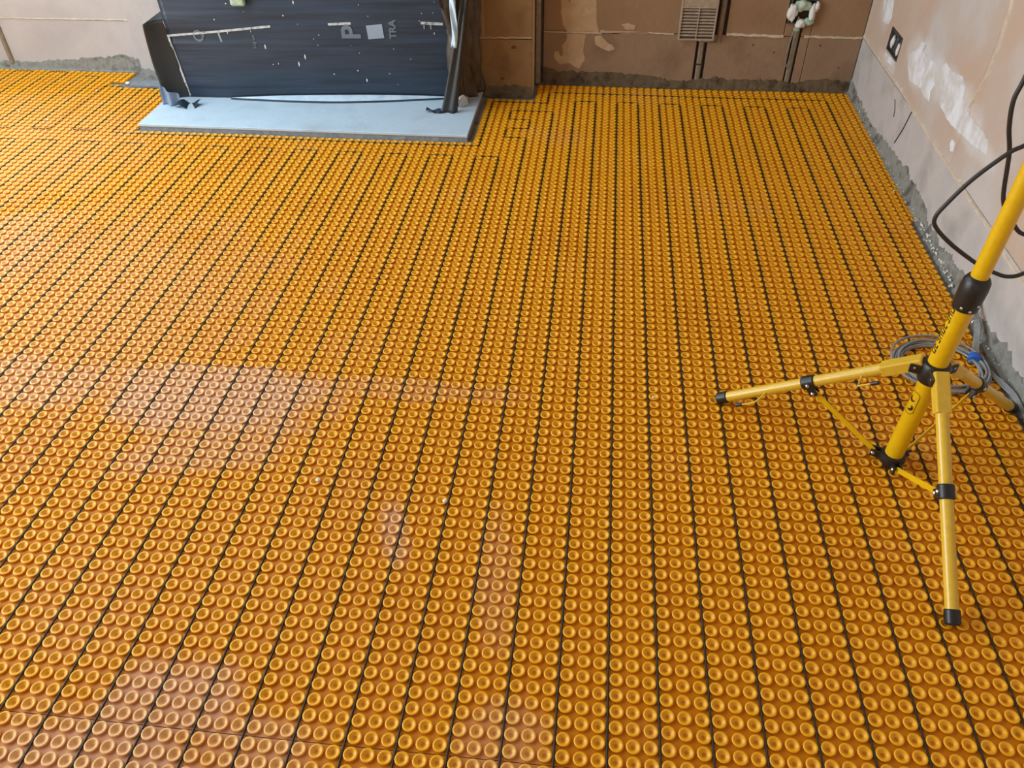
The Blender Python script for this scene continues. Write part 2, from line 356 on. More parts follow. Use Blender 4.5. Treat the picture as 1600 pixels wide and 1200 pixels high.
patch('plaster_patch', [(-.238, .228), (-.151, .225), (-.161, .166), (-.151, .114), (-.176, .073), (-.198, .081), (-.22, .096), (-.263, .09), (-.293, .115), (-.291, .147), (-.275, .15), (-.264, .127), (-.251, .132), (-.257, .174), (-.24, .195)], 'y', YB, .002, M['patch'], wb)
patch('plaster_patch', [(-.114, .218), (-.088, .224), (-.066, .199), (-.038, .184), (-.019, .164), (-.047, .153), (-.079, .163), (-.112, .182)], 'y', YB, .002, M['patch'], wb)
patch('plaster_patch', [(-.003, .268), (.027, .276), (.062, .264), (.056, .247), (.019, .249)], 'y', YB, .002, M['patch'], wb)
for x, z in ((.57, .195), (.665, .167), (.85, .2), (.95, .11)):
    patch('screw_hole', [(x-.004, z-.004), (x+.004, z-.004), (x+.004, z+.004), (x-.004, z+.004)], 'y', YB, .0008, M['knot'], wb)
tube('crack', [(-.262, YB-.0012, .46), (-.255, YB-.0012, .42), (-.245, YB-.0012, .39), (-.235, YB-.0012, .372), (-.228, YB-.0012, .352)], .0018, M['dark'], wb, 5)

wr = struct(box('wall_right', (XR+.02, YN-.2, 0), (XR+.2, YB+.2, H), M['mortar']))
for u0, u1 in ((2.905, YB), (2.0, 2.905), (1.1, 2.0), (.2, 1.1), (-.9, .2), (-3.0, -.9)): block(wr, 'x', u0, u1, 0, JZ, XR, M['plaster_side_low'])
# upper course leaves the socket recess free
block(wr, 'x', 2.44, 3.169, JZ, .93, XR, M['plaster_side']); block(wr, 'x', 3.317, YB, JZ, .93, XR, M['plaster_side'])
block(wr, 'x', 3.169, 3.317, .382, .93, XR, M['plaster_side']); block(wr, 'x', 3.169, 3.317, JZ, .300, XR, M['plaster_side'])
for u0, u1 in ((1.35, 2.44), (.2, 1.35), (-.9, .2), (-3, -.9)): block(wr, 'x', u0, u1, JZ, .93, XR, M['plaster_side'])
block(wr, 'x', -3, YB, .93, H, XR, M['plaster_side'])
ridge('mortar_joint', [(3.63, .247), (3.301, .245), (3.017, .247), (2.754, .238), (2.6, .236), (2.326, .230), (2.205, .228), (2.076, .228), (1.894, .222), (1.6, .225), (.9, .23)], 'x', XR, M['mortar'], wr, .014, .004, 7)
ridge('mortar_joint', [(2.451, .93), (2.451, .764), (2.43, .689), (2.415, .619), (2.414, .53), (2.435, .476), (2.452, .416)], 'x', XR, M['mortar'], wr, .015, .004, 9)
tube('crack', [(2.867, XR, .232), (2.893, XR, .16), (2.933, XR, .088)] and [(XR-.001, 2.867, .232), (XR-.001, 2.893, .16), (XR-.001, 2.933, .088)], .0022, M['dark'], wr, 5)
tube('crack', [(XR-.001, 3.06, .2), (XR-.001, 3.03, .175), (XR-.001, 3.02, .15)], .0016, M['dark'], wr, 5)
for pl in ([(3.533, .47), (3.42, .5), (3.356, .405), (3.376, .368), (3.44, .358)],
           [(3.07, .367), (3.01, .396), (2.981, .435), (2.93, .442), (2.945, .417), (2.877, .42), (2.887, .381), (2.85, .361), (2.847, .419), (2.811, .423), (2.782, .387), (2.753, .373), (2.772, .342), (2.752, .314), (2.8, .307), (2.857, .318), (2.973, .299), (3.039, .327)],
           [(2.756, .427), (2.731, .451), (2.673, .449), (2.571, .464), (2.531, .449), (2.501, .413), (2.432, .401), (2.349, .403), (2.269, .396), (2.241, .362), (2.337, .347), (2.457, .334), (2.511, .33), (2.57, .328), (2.617, .336), (2.675, .34), (2.683, .376), (2.727, .391)],
           [(3.317, .288), (3.176, .298), (3.184, .278), (3.279, .265)],
           [(2.49, .301), (2.462, .303), (2.45, .277), (2.47, .268), (2.491, .286)]):
    patch('plaster_patch', pl, 'x', XR, .002, M['white_patch'], wr)

# chimney breast and the narrow pier right of it
wc = struct(mesh_obj('wall_chimney', boxv((-2.2, 3.54, 0), (-.62, YB+.02, H)), BOXF, M['plaster_left']))
pier = struct(mesh_obj('wall_pier', boxv((-.64, 3.49, 0), (-.376, YB+.02, H)), BOXF, M['mortar']))
def pblock(a, b, z0, z1, m, th=.016):
    v, f = bevel_mesh(boxv((a, 3.475, z0+.002), (b, 3.475+th, z1-.002)), BOXF, .002); return mesh_obj('block', v, f, m, pier)
pblock(-.64, -.376, .0, .25, M['pier']); pblock(-.575, -.376, .25, .9, M['pier']); pblock(-.64, -.575, .25, .9, M['plaster']); pblock(-.64, -.376, .9, H, M['pier'])
ridge('mortar_joint', [(-.61, .251), (-.5, .254), (-.378, .256)], 'y', 3.475, M['patch'], pier, .008, .003, 11)
for x, z, r in ((-.455, .215, .010), (-.505, .082, .008), (-.48, .18, .003), (-.385, .19, .003)):
    patch('stain', [(x+r*math.cos(t)*1.2, z+r*math.sin(t)*.8) for t in np.linspace(0, 2*math.pi, 9)[:-1]], 'y', 3.475, .0006, M['knot'], pier)

# cement fillets left along the foot of each wall
def fillet(name, top, plane, face, m, t=.008, foot=.02, parent=None):
    P = []
    for i in range(len(top)-1):
        a = Vector((*top[i], 0)); b = Vector((*top[i+1], 0)); k = max(1, int((b-a).length/.01)); P += [a.lerp(b, j/k) for j in range(k)]
    P.append(Vector((*top[-1], 0))); V = []
    def W(u, z, d): return (u, d, z) if plane == 'y' else (d, u, z)
    for q in P:
        h = max(.012, q.y+(mn.noise(q*60)*.008+mn.noise(q*150)*.004)*(2.2 if plane == 'x' else 1.3)); d = t*(1+.5*mn.noise(q*45+Vector((5, 5, 5))))
        f2 = foot*(1+.35*mn.noise(q*25+Vector((9, 2, 5))))
        V += [W(q.x, h, face+.001), W(q.x, h-.003, face-d*.6), W(q.x, h*.5, face-d), W(q.x, .012, face-d*1.3), W(q.x, .006, face-f2), W(q.x, -.001, face-f2)]
    F = []
    for i in range(len(P)-1):
        for k in range(5): F.append((i*6+k, i*6+k+1, i*6+k+7, i*6+k+6))
    return struct(mesh_obj(name, V, F, m, parent))
fillet('cement_fillet_back', [(-.372, .077), (-.317, .078), (-.273, .063), (-.164, .06), (-.035, .064), (.084, .056), (.155, .051), (.218, .034), (.302, .037), (.397, .045), (.425, .058), (.493, .042), (.576, .047), (.717, .049), (.778, .038), (.84, .052), (.897, .06), (1.015, .051)], 'y', YB, M['cement_dark'])
fillet('cement_fillet_left', [(-3.9, .04), (-2.974, .036), (-2.902, .042), (-2.793, .037), (-2.681, .051), (-2.608, .053), (-2.507, .063), (-2.441, .069), (-2.332, .083), (-2.259, .062), (-2.2, .05)], 'y', YB, M['cement'])
fillet('cement_fillet_chimney', [(-2.2, .06), (-2.12, .045), (-2.05, .05), (-1.9, .05)], 'y', 3.54, M['cement'])
fillet('cement_fillet_pier', [(-.64, .05), (-.55, .048), (-.45, .055), (-.376, .05)], 'y', 3.475, M['cement_dark'], .006, .012)
fillet('cement_fillet_right', [(3.64, .06), (3.5, .045), (3.231, .03), (3.054, .05), (2.941, .062), (2.842, .066), (2.735, .086), (2.695, .065), (2.627, .072), (2.564, .069), (2.471, .062), (2.453, .03), (2.37, .045), (2.309, .037), (2.227, .052), (2.143, .05), (2.11, .064), (1.95, .03), (1.832, .046), (1.755, .07), (1.723, .06), (1.681, .05), (1.6, .06), (1.2, .05), (.6, .05), (-1, .04)], 'x', XR, M['cement'], .006, .018)

# ------------------------------------------------------------------ uncoupling membrane
PT = .03
RO = .42                      # row lattice offset
def rowy(j): return (j+RO)*PT
SEAMS = [(19, .0030), (51, .0030), (83, .0015), (115, .0012)]
def zoff(x, y):
    z = .0012*math.sin(x*3.1+1.3)*math.sin(y*2.7+.4)+.0008*math.sin(x*7.3+y*4.1)+.0032
    for j, a in SEAMS:
        d = y-rowy(j)
        z += a*math.exp(-(d/.10)**2)*(1 if d < 0 else .55)*(.6+.4*math.sin(x*2.2+j))
    return max(z, .0010)
def in_hole(x, y):
    if -1.983 < x < -.565 and 2.985 < y < 3.5: return True       # hearth board
    if x < -.36 and x > -2.26 and y > 3.515: return True
    if -.66 < x < -.366 and y > 3.447: return True
    if -2.27 < x < -2.04 and y > 3.44: return True
    if x < -2.2 and x > -2.345 and 3.455 < y < 3.50: return True  # torn patch
    return False
rnd = random.Random(4)
def stud_profile(near):
    if near: return [(.0108, 0), (.0116, .0026), (.0130, .0043), (.0128, .0056), (.0112, .0063), (.0090, .0058), (.0070, .0034), (.0040, .0012)]
    return [(.0110, 0), (.0130, .0043), (.0114, .0062), (.0086, .0052), (.0042, .0010)]
def stud_template(near):
    pr = stud_profile(near); seg = 14 if near else 9
    V = [(r*math.cos(2*math.pi*k/seg), r*math.sin(2*math.pi*k/seg), h) for r, h in pr for k in range(seg)]; V.append((0, 0, .0002))
    Q = [(i*seg+k, i*seg+(k+1) % seg, (i+1)*seg+(k+1) % seg, (i+1)*seg+k) for i in range(len(pr)-1) for k in range(seg)]
    c = len(V)-1; T = [((len(pr)-1)*seg+k, (len(pr)-1)*seg+(k+1) % seg, c) for k in range(seg)]
    return np.array(V), np.array(Q), np.array(T)
TN, TF = stud_template(True), stud_template(False)
def np_mesh(name, V, Q, T):
    me = bpy.data.meshes.new(name); me.vertices.add(len(V)); me.vertices.foreach_set('co', V.ravel())
    nq, nt = len(Q), len(T); me.loops.add(nq*4+nt*3); me.loops.foreach_set('vertex_index', np.concatenate([Q.ravel(), T.ravel()]))
    me.polygons.add(nq+nt); me.polygons.foreach_set('loop_start', np.concatenate([np.arange(nq)*4, nq*4+np.arange(nt)*3]))
    me.polygons.foreach_set('use_smooth', np.ones(nq+nt, dtype=bool)); me.update(calc_edges=True); me.validate(); return me
def inst_mesh(name, pos, tmpl):
    V0, Q0, T0 = tmpl; n = len(pos); pos = np.array(pos)
    rot = np.array([rnd.uniform(0, 6.28) for _ in range(n)]); c, s = np.cos(rot)[:, None], np.sin(rot)[:, None]
    V = np.empty((n, len(V0), 3)); sc = np.array([rnd.uniform(.96, 1.03) for _ in range(n)])[:, None]
    V[:, :, 0] = (V0[None, :, 0]*c-V0[None, :, 1]*s)*sc+pos[:, 0:1]; V[:, :, 1] = (V0[None, :, 0]*s+V0[None, :, 1]*c)*sc+pos[:, 1:2]; V[:, :, 2] = V0[None, :, 2]*sc+pos[:, 2:3]
    off = (np.arange(n)*len(V0))[:, None, None]
    return np_mesh(name, V.reshape(-1, 3), (Q0[None]+off).reshape(-1, 4), (T0[None]+off).reshape(-1, 3))
cam = SC.camera; CW = np.array(cam.matrix_world); CINV = np.linalg.inv(CW)
def stud_px(x, y, z=.006):
    q = CINV @ np.array([x, y, z, 1]); d = -q[2]
    if d <= .05: return None
    u, v = 800+1241.1*q[0]/d, 600-1241.1*q[1]/d
    return (u, v, 1241.1/d) if -12 < u < 1612 and -12 < v < 1212 else None
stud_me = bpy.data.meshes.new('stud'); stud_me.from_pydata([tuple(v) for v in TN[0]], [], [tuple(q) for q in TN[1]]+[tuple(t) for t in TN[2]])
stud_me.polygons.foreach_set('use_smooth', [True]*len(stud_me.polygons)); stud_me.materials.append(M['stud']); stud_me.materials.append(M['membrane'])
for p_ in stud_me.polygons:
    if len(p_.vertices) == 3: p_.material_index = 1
SHEETS = [(-40, 19, 'orange studded membrane sheet nearest the camera, along the bottom edge of the picture'),
          (19, 51, 'orange studded membrane sheet in the foreground where the tripod front foot stands'),
          (51, 83, 'orange studded membrane sheet across mid floor, passing under the coil of grey cable'),
          (83, 115, 'orange studded membrane sheet running around the pale hearth board'),
          (115, 121, 'narrow orange studded membrane strip along the foot of the back wall')]
LX = -122
for j0, j1, lab in SHEETS:
    y0, y1 = rowy(j0), rowy(j1)
    if j1 == 121: y1 = 3.625
    # base film as a grid of cells, so the cut-outs are real
    sh = None; V = []; Q = []; idx = {}
    xs = list(range(LX, 34)); ys = list(range(j0, j1+1))
    def yy(j): return min(rowy(j), 3.625)+(.0008 if j == j0 else 0)-(.0008 if j == j1 else 0)
    def xx(i): return i*PT if i < 34 else 1.01
    xmax = 34 if j0 >= 83 else 33
    def vid(i, j):
        if (i, j) not in idx:
            x = min(i*PT, 1.012); y = yy(j); idx[(i, j)] = len(V); V.append((x, y, zoff(x, y)))
        return idx[(i, j)]
    for j in range(j0, j1):
        for i in range(LX, xmax):
            if in_hole((i+.5)*PT, (rowy(j)+rowy(j+1))/2): continue
            Q.append((vid(i, j), vid(i+1, j), vid(i+1, j+1), vid(i, j+1)))
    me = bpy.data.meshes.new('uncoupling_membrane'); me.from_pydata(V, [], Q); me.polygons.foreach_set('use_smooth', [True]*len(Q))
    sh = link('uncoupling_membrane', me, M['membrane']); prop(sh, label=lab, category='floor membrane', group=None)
    P = []
    for j in range(j0, j1):
        y = rowy(j)+PT/2
        if y > 3.618: continue
        for i in range(LX, 34 if j0 >= 83 else 33):
            x = (i+.5)*PT+rnd.gauss(0, .0004)
            if x > 1.008 or in_hole(x, y): continue
            yv = y+rnd.gauss(0, .0004); px = stud_px(x, yv)
            P.append((px[2] if px else 0, x, yv, zoff(x, yv)-.0002))
    P.sort(reverse=True)
    single = [p for p in P[:300] if p[0]*.0255 > 9.5]; rest = P[len(single):]
    for s, x, y, z in single:
        o = bpy.data.objects.new('stud', stud_me); COL.objects.link(o); o.parent = sh; o.location = (x, y, z); o.rotation_euler = (0, 0, rnd.uniform(0, 6))
    near = [p[1:] for p in rest if p[0] > 430]; far = [p[1:] for p in rest if p[0] <= 430]
    for grp, tm in ((near, TN), (far, TF)):
        if grp:
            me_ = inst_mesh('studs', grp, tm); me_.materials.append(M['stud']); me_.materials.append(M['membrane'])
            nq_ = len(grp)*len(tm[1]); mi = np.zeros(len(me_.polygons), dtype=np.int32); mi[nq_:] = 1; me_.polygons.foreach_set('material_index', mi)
            o = link('studs', me_, None, sh); o['kind'] = 'stuff'

# ------------------------------------------------------------------ heating cable, one serpentine run
def cp(i, j): return (i*PT, rowy(j))
BOT = -14
path = []
us = []
for k in range(-19, -2):                       # lattice pairs (6k, 6k+3) with tops at row 95, reached from the left
    us.append((6*k, 6*k+3))
path.append(cp(-114, BOT))
for a, b in us:
    if a < -114+1 and a != -114: continue
    path += [cp(a, BOT), cp(a, 95), cp(b, 95), cp(b, BOT)]
path += [cp(-12, BOT), cp(-12, 101), cp(-15, 101), cp(-15, 104), cp(-12, 104), cp(-12, 107), cp(-15, 107), cp(-15, 110), cp(-9, 110), cp(-9, BOT)]
for a in (-6, 0, 6, 12, 18, 24):
    path += [cp(a, BOT), cp(a, 114), cp(a+3, 114), cp(a+3, BOT)]
path += [cp(30, BOT), cp(30, 117), cp(-10, 117), cp(-10, 113), cp(-18, 113), cp(-18, 98), cp(-69, 98), cp(-69, 114), cp(-72, 114), cp(-72, 98.5), cp(-75, 98.5), cp(-75, 114), cp(-78.3, 114.5), cp(-78.3, 98.5), cp(-81, 98.5), cp(-81, 118), cp(-84, 118), cp(-84, 98.5), cp(-87, 98.5), cp(-87, 119.5), cp(-90, 119.5), cp(-90, 98.5), cp(-93, 98.5), cp(-93, 119.5), cp(-96, 119.5), cp(-96, 98.5), cp(-99, 98.5), cp(-99, 119.5), cp(-102, 119.5), cp(-102, 98.5), cp(-108, 98.5)]
dd = [path[0]]
for p in path[1:]:
    if abs(p[0]-dd[-1][0])+abs(p[1]-dd[-1][1]) > 1e-6: dd.append(p)
pts = []
for i, p in enumerate(dd):
    p = Vector((*p, 0))
    if 0 < i < len(dd)-1:
        a = Vector((*dd[i-1], 0)); b = Vector((*dd[i+1], 0)); r = min(.018, (a-p).length*.45, (b-p).length*.45)
        u, v = (a-p).normalized()*r, (b-p).normalized()*r
        if u.cross(v).length < 1e-9: pts.append(p); continue
        pts += [p+u, p+u*.42+v*.08, p+u*.08+v*.42, p+v]
    else: pts.append(p)
fine = [pts[0]]
for a, b in zip(pts, pts[1:]):
    k = max(1, int((b-a).length/.12)); fine += [a.lerp(b, (q+1)/k) for q in range(k)]
fine = [Vector((p.x+mn.noise(p*4)*.0008, p.y, zoff(p.x, p.y)+.0041)) for p in fine]
cab = tube('heating_cable', fine, .0021, M['cable'], None, 7)
prop(cab, label='thin dark heating cable snaking in parallel runs between the orange studs', category='cable')

# ------------------------------------------------------------------ hearth board
hb = empty('hearth_board', (-1.28, 3.0, 0), 'pale blue-white hearth board lying in front of the black plastic sheet', 'hearth')
v, f = bevel_mesh(boxv((-1.968, 2.995, .020), (-.592, 3.535, .031)), BOXF, .0015); mesh_obj('top_board', v, f, M['slab'], hb)
# rough mortar bed below the board
V = []; n = 120
loop = [(-1.965+1.370*t, 3.0) for t in np.linspace(0, 1, n)]+[(-.595, 3.0+.46*t) for t in np.linspace(0, 1, 40)][1:]
for x, y in loop:
    w = mn.noise(Vector((x*30, y*30, 2)))*.004; nx, ny = (0, -1) if y <= 3.0 else (1, 0)
    V += [(x+nx*(.001), y+ny*(.001), .0205), (x+nx*(.002+w), y+ny*(.002+w), .010), (x+nx*(.003+abs(w)), y+ny*(.003+abs(w)), 0.0), (min(x, -.64)-0*.05, max(y, 3.05) if ny else y, 0.0)]
F = [(i*4+k, i*4+k+1, i*4+k+5, i*4+k+4) for i in range(len(loop)-1) for k in range(3)]
mesh_obj('mortar_bed', V, F, M['slab_edge'], hb)
mesh_obj('mortar_core', boxv((-1.955, 3.005, .001), (-.605, 3.53, .0195)), BOXF, M['slab_edge'], hb)
sl = box('slate_offcut', (-2.235, 3.452, .0), (-1.985, 3.512, .014), M['slab_edge'], None, .002)
prop(sl, label='small grey slate offcut at the foot of the chimney breast, left of the hearth', category='slate')

# ------------------------------------------------------------------ black plastic sheet over the fireplace
ps = empty('plastic_sheet', (-1.3, 3.33, .031), 'black plastic sheeting hung over the fireplace opening, printed and tape-marked', 'plastic sheet')
def L2(a, b, t): return a+(b-a)*t
def sheet_pt(u, z):
    x = L2(-1.862, -.690, u)+(-.03*(z/.4) if u < .5 else .0)*(1-u*2)*1.0
    y = L2(3.285, 3.375, u)
    y += -.022*math.sin(math.pi*u)*math.exp(-((z-.16)/.16)**2)            # belly
    y += .0011*math.sin(z*70+2*math.sin(u*3))*math.exp(-((z-.33)/.12)**2)+.0004*math.sin(z*120+u*4)
    y -= .004*math.exp(-((z-.262)/.005)**2)+.003*math.exp(-((z-.375-.01*u)/.005)**2)
    y += .002*mn.noise(Vector((u*5, z*16, 1)))+.004*mn.noise(Vector((u*3, z*4, 7)))
    if z > .36: y += (z-.36)*.10
    return Vector((x, y, z))
def grid_obj(name, fn, nu, nv, m, parent, thick=.0012):
    V = [fn(i/nu, j/nv) for j in range(nv+1) for i in range(nu+1)]; N = len(V)
    F = [(j*(nu+1)+i, j*(nu+1)+i+1, (j+1)*(nu+1)+i+1, (j+1)*(nu+1)+i) for j in range(nv) for i in range(nu)]
    V2 = [v+Vector((0, thick, 0)) for v in V]; F2 = [tuple(a+N for a in q[::-1]) for q in F]
    rim = []
    for i in range(nu): rim += [(i+1, i, i+N, i+1+N)]; a = nv*(nu+1)+i; rim += [(a, a+1, a+1+N, a+N)]
    for j in range(nv): a = j*(nu+1); b = a+nu+1; rim += [(a, b, b+N, a+N)]; a += nu; b += nu; rim += [(b, a, a+N, b+N)]
    off = base_of(parent); me = bpy.data.meshes.new(name); me.from_pydata([tuple(Vector(v)-off) for v in V+V2], [], F+F2+rim); me.update()
    me.polygons.foreach_set('use_smooth', [True]*len(me.polygons)); return link(name, me, m, parent)
def bottom_z(u): return .034+.016*max(0, math.sin(math.pi*(u-.15)/.85))**.8 if u > .15 else .034
grid_obj('front_sheet', lambda u, v: sheet_pt(u, L2(bottom_z(u), .95, v)), 60, 110, M['plastic'], ps)
# turned-back side flap at the left
def flap(u, v):
    z = L2(.036, .352, v); xo = -1.944-.012*math.sin(v*2.6); a = Vector((xo, 3.222, z)); b = sheet_pt(0, z)+Vector((-.0, -.002, 0))
    p = a.lerp(b, u); p.y += .010*math.sin(math.pi*u)+.003*math.sin(z*40+u*3)*u; p.x += .003*mn.noise(Vector((u*3, z*9, 4)))
    return p
grid_obj('side_flap', flap, 12, 36, M['plastic_side'], ps)
def ftop(u, v):
    a = flap(u, 1); p = a.copy(); p.y += v*.20; p.z += v*(.035)+.02*math.sin(v*math.pi)*u; p.x += v*.055*(1-u); return p
grid_obj('top_fold', ftop, 12, 10, M['plastic_side'], ps)
# hem curling forward at the foot, pale underside showing
def hem(u, v):
    uu = L2(.16, .99, u); p = sheet_pt(uu, bottom_z(uu)); w = math.sin(math.pi*min(1, u*1.25))**.6 if u < .8 else .25
    h = .020*math.sin(math.pi*u)+.004
    q = Vector((p.x, p.y-.004-v*.035*math.sin(math.pi*u)-.002, p.z-(p.z-.0335)*v)); return q
grid_obj('hem_fold', hem, 60, 5, M['foil'], ps)
def hem2(u, v):
    uu = L2(.10, .99, u); q = hem(max(0, (uu-.16)/.83), 1); return q+Vector((0, -v*.012-.001, .0006-v*.0012+.0014))
grid_obj('hem_edge', hem2, 50, 2, M['plastic'], ps)
# wrinkle, its highlight put in the pale colour, and folded strip at the right
def strip(u, v):
    z = L2(.031, .60, v)
    y0 = L2(3.20, 3.29, v); k = z/.336; xl = -.742+(-.661+.742)*min(k, 1)+(.055*(k-1) if k > 1 else 0); xr = xl+L2(.070, .034, min(k, 1))
    x = L2(xl, xr, u); fold = [0, .010, .002, .028][min(3, int(u*3+.001))]; return Vector((x+.003*mn.noise(Vector((z*8, u, 2))), y0+fold+.0012*math.sin(z*20+u*5), z))
grid_obj('folded_strip', strip, 6, 40, M['plastic_side'], ps)
grid_obj('film_wrinkle', lambda u, v: Vector((L2(-.676, -.652, u)+.004*math.sin(v*9), 3.205+.006*math.sin(u*6+v*14)-.004+v*.09, L2(.30, .62, v))), 5, 30, M['foil'], ps)  # pale foil colour stands for the wrinkle's highlight
def crumple(u, v):
    z = L2(.031, .62, v); x = L2(-.700, -.612, u); y = L2(3.27, 3.466, u)
    w = .022*math.sin(u*21+1.8*math.sin(z*9))+.014*mn.noise(Vector((u*11, z*7, 3)))+.012*mn.noise(Vector((u*24, z*20, 3)))
    x += w+.030*math.exp(-z/.08)*u; x = min(x, -.580); return Vector((x, y, z))
grid_obj('crumpled_side', crumple, 40, 60, M['plastic_brown'], ps)
grid_obj('torn_film', lambda u, v: Vector((L2(-.668, -.632, u), 3.26+.03*u+.004*math.sin(v*7), L2(.033, .085-.03*abs(u-.4), v)+.002*math.sin(u*14))), 6, 6, M['tape'], ps)
# film scraps at the left foot
grid_obj('film_scrap', lambda u, v: Vector((L2(-1.946, -1.868, u), 3.190+.012*math.sin(u*9)+.006*v, L2(.032, .110-.035*u, v))), 14, 8, M['film_blue'], ps)
grid_obj('torn_scrap', lambda u, v: Vector((L2(-1.885, -1.80, u)+.02*v, 3.17+.06*v-.02*u, .034+.012*math.sin(u*5+v*3)+.008*v)), 8, 6, M['plastic'], ps)
grid_obj('torn_scrap', lambda u, v: Vector((L2(-.80, -.735, u), L2(3.205, 3.235, v)-.012*u, .034+.006*math.sin(u*7+v*2)+.003)), 8, 4, M['plastic'], ps)
# tape strips, print
def on_sheet(x, z, out=.0022):
    best = min((abs(sheet_pt(u/200, z).x-x), u/200) for u in range(201)); p = sheet_pt(best[1], z); return Vector((x, p.y-out, z))
def tape(name, p, q, w, m, out=.0024):
    a = Vector((p[0], 0, p[1])); b = Vector((q[0], 0, q[1])); d = (b-a).normalized(); nrm = Vector((-d.z, 0, d.x)); n = 24; V = []
    for i in range(n+1):
        c = a.lerp(b, i/n)
        for s in (-1, 1):
            e = c+nrm*s*w/2; V.append(on_sheet(e.x, e.z, out))
    n2 = len(V); V += [v+Vector((0, .0008, 0)) for v in V]
    F = [(2*i, 2*i+1, 2*i+3, 2*i+2) for i in range(n)]+[(n2+2*i, n2+2*i+2, n2+2*i+3, n2+2*i+1) for i in range(n)]+[(2*i, 2*i+2, n2+2*i+2, n2+2*i) for i in range(n)]+[(2*i+1, n2+2*i+1, n2+2*i+3, 2*i+3) for i in range(n)]
    return mesh_obj(name, V, F, m, ps)
tape('tape_strip', (-1.893, .291), (-1.446, .330), .0085, M['tape'])
tape('tape_strip', (-1.886, .288), (-1.862, .040), .009, M['tape'])
tape('tape_strip', (-1.205, .338), (-1.111, .342), .009, M['tape'])
tape('tape_strip', (-.825, .341), (-.735, .336), .010, M['tape'])
tape('tape_strip', (-.722, .256), (-.716, .148), .003, M['tape'])
def sheet_text(name, s, size, x, z, m):
    o = text_mesh(name, s, size, (x, 0, z), (0, 0, 1), (-1, 0, 0), m, ps, .0004, size*.028)
    off = base_of(ps)
    for v in o.data.vertices:
        w = v.co+off; v.co = on_sheet(w.x, w.z, .0024)-off
    return o
sheet_text('printed_letter', 'P', .108, -1.078, .279, M['print'])
sheet_text('printed_text', 'TRA', .039, -.929, .281, M['print'])
sheet_text('printed_text', 'Lay on', .019, -1.520, .245, M['print_dim'])
sheet_text('printed_text', 'Q', .06, -1.735, .268, M['print_dim'])
tape('printed_mark', (-1.668, .310), (-1.662, .270), .008, M['print_dim'])
tape('printed_square', (-1.016, .336), (-1.012, .282), .066, M['print'], .0021)
tape('printed_mark', (-.812, .333), (-.812, .318), .005, M['print_dim']); tape('printed_mark', (-.785, .333), (-.784, .316), .005, M['print_dim'])
parts = []
rr = random.Random(12)
for k in range(32):
    x = rr.uniform(-1.7, -.75); z = rr.uniform(.06, .42); r = rr.choice([.0013, .0017, .002, .003]); l = r*rr.choice([1, 1.2, 2.5, 3.5])
    c = on_sheet(x, z, .0012); V = [c+Vector((0, -.0012, 0))]+[c+Vector((r*math.cos(t), 0, l*math.sin(t))) for t in np.linspace(0, 6.283, 8)[:-1]]
    parts.append((V, [(0, 1+i, 1+(i+1) % 7) for i in range(7)]))
o = mesh_obj('paint_splashes', *merge(parts), M['white'], ps); o['kind'] = 'stuff'
rk = mesh_obj('rubble_piece', *bevel_mesh(boxv((-1.585, 3.283, .412), (-1.525, 3.303, .455)), BOXF, .006), M['putty'], ps)

# ------------------------------------------------------------------ vent grille, cappings, boxes on the back wall
vg = empty('wall_vent', (.32, YB, .22), 'dirty white louvred air vent fixed low on the brown back wall', 'vent')
yf = YB-.034
box('vent_body', (.250, yf+.006, .226), (.388, YB+.0, .62), M['vent_in'], vg)
for a, b in (((.243, .220), (.250, .62)), ((.388, .220), (.395, .62)), ((.250, .220), (.388, .227)), ((.250, .350), (.388, .358))):
    box('vent_frame', (a[0], yf-.002, a[1]), (b[0], YB-.002, b[1]), M['vent'], vg, .001)
box('vent_panel', (.250, yf, .358), (.388, yf+.006, .62), M['vent'], vg, .001)
box('vent_mullion', (.3165, yf-.001, .227), (.3205, yf+.006, .350), M['vent'], vg)
for k in range(9):
    z = .2375+k*.0128
    for xa, xb in ((.250, .3165), (.3205, .388)):
        vv = [(xa, yf+.001, z-.001), (xa, yf+.001, z+.0012), (xa, yf+.012, z+.0105), (xa, yf+.012, z+.008)]; vv += [(xb, y, zz) for _, y, zz in vv]
        mesh_obj('louvre', vv, [(0, 1, 2, 3), (7, 6, 5, 4), (0, 4, 5, 1), (1, 5, 6, 2), (2, 6, 7, 3), (3, 7, 4, 0)], M['vent'], vg)
mesh_obj('vent_sill', [(.345, YB-.001, .208), (.405, YB-.001, .206), (.392, yf+.004, .219), (.330, yf+.004, .219), (.345, YB-.001, .203), (.405, YB-.001, .201), (.392, yf+.004, .215), (.330, yf+.004, .215)], [(0, 1, 2, 3), (7, 6, 5, 4), (0, 4, 5, 1), (1, 5, 6, 2), (2, 6, 7, 3), (3, 7, 4, 0)], M['steel'], vg)
def capping(name, x0, x1, z0, z1, y, label, m=M['steel'], clip=None):
    t = empty(name, ((x0+x1)/2, y, z0), label, 'cable capping')
    w = x1-x0; prof = [(x0, y+.002), (x0+.001, y-.004), (x0+w*.25, y-.009), (x1-w*.25, y-.009), (x1-.001, y-.004), (x1, y+.002)]; n = len(prof)
    V = [(a, b, z) for z in (z0, z1) for a, b in prof]; F = [(i, i+1, n+i+1, n+i) for i in range(n-1)]+[(n-1, 0, n, 2*n-1), tuple(range(n)), tuple(range(n, 2*n))]
    mesh_obj('channel', V, F, m, t)
    if clip: box('clip', (x0-.003, y-.012, clip), (x1+.003, y-.006, clip+.006), M['dark'], t, .001)
    return t
capping('cable_capping', .340, .364, .004, .213, YB+.008, 'metal cable capping running from the louvred vent down to the floor', clip=.105)
capping('cable_capping', .410, .434, .20, .93, YB+.006, 'metal cable capping rising along the right side of the louvred vent')
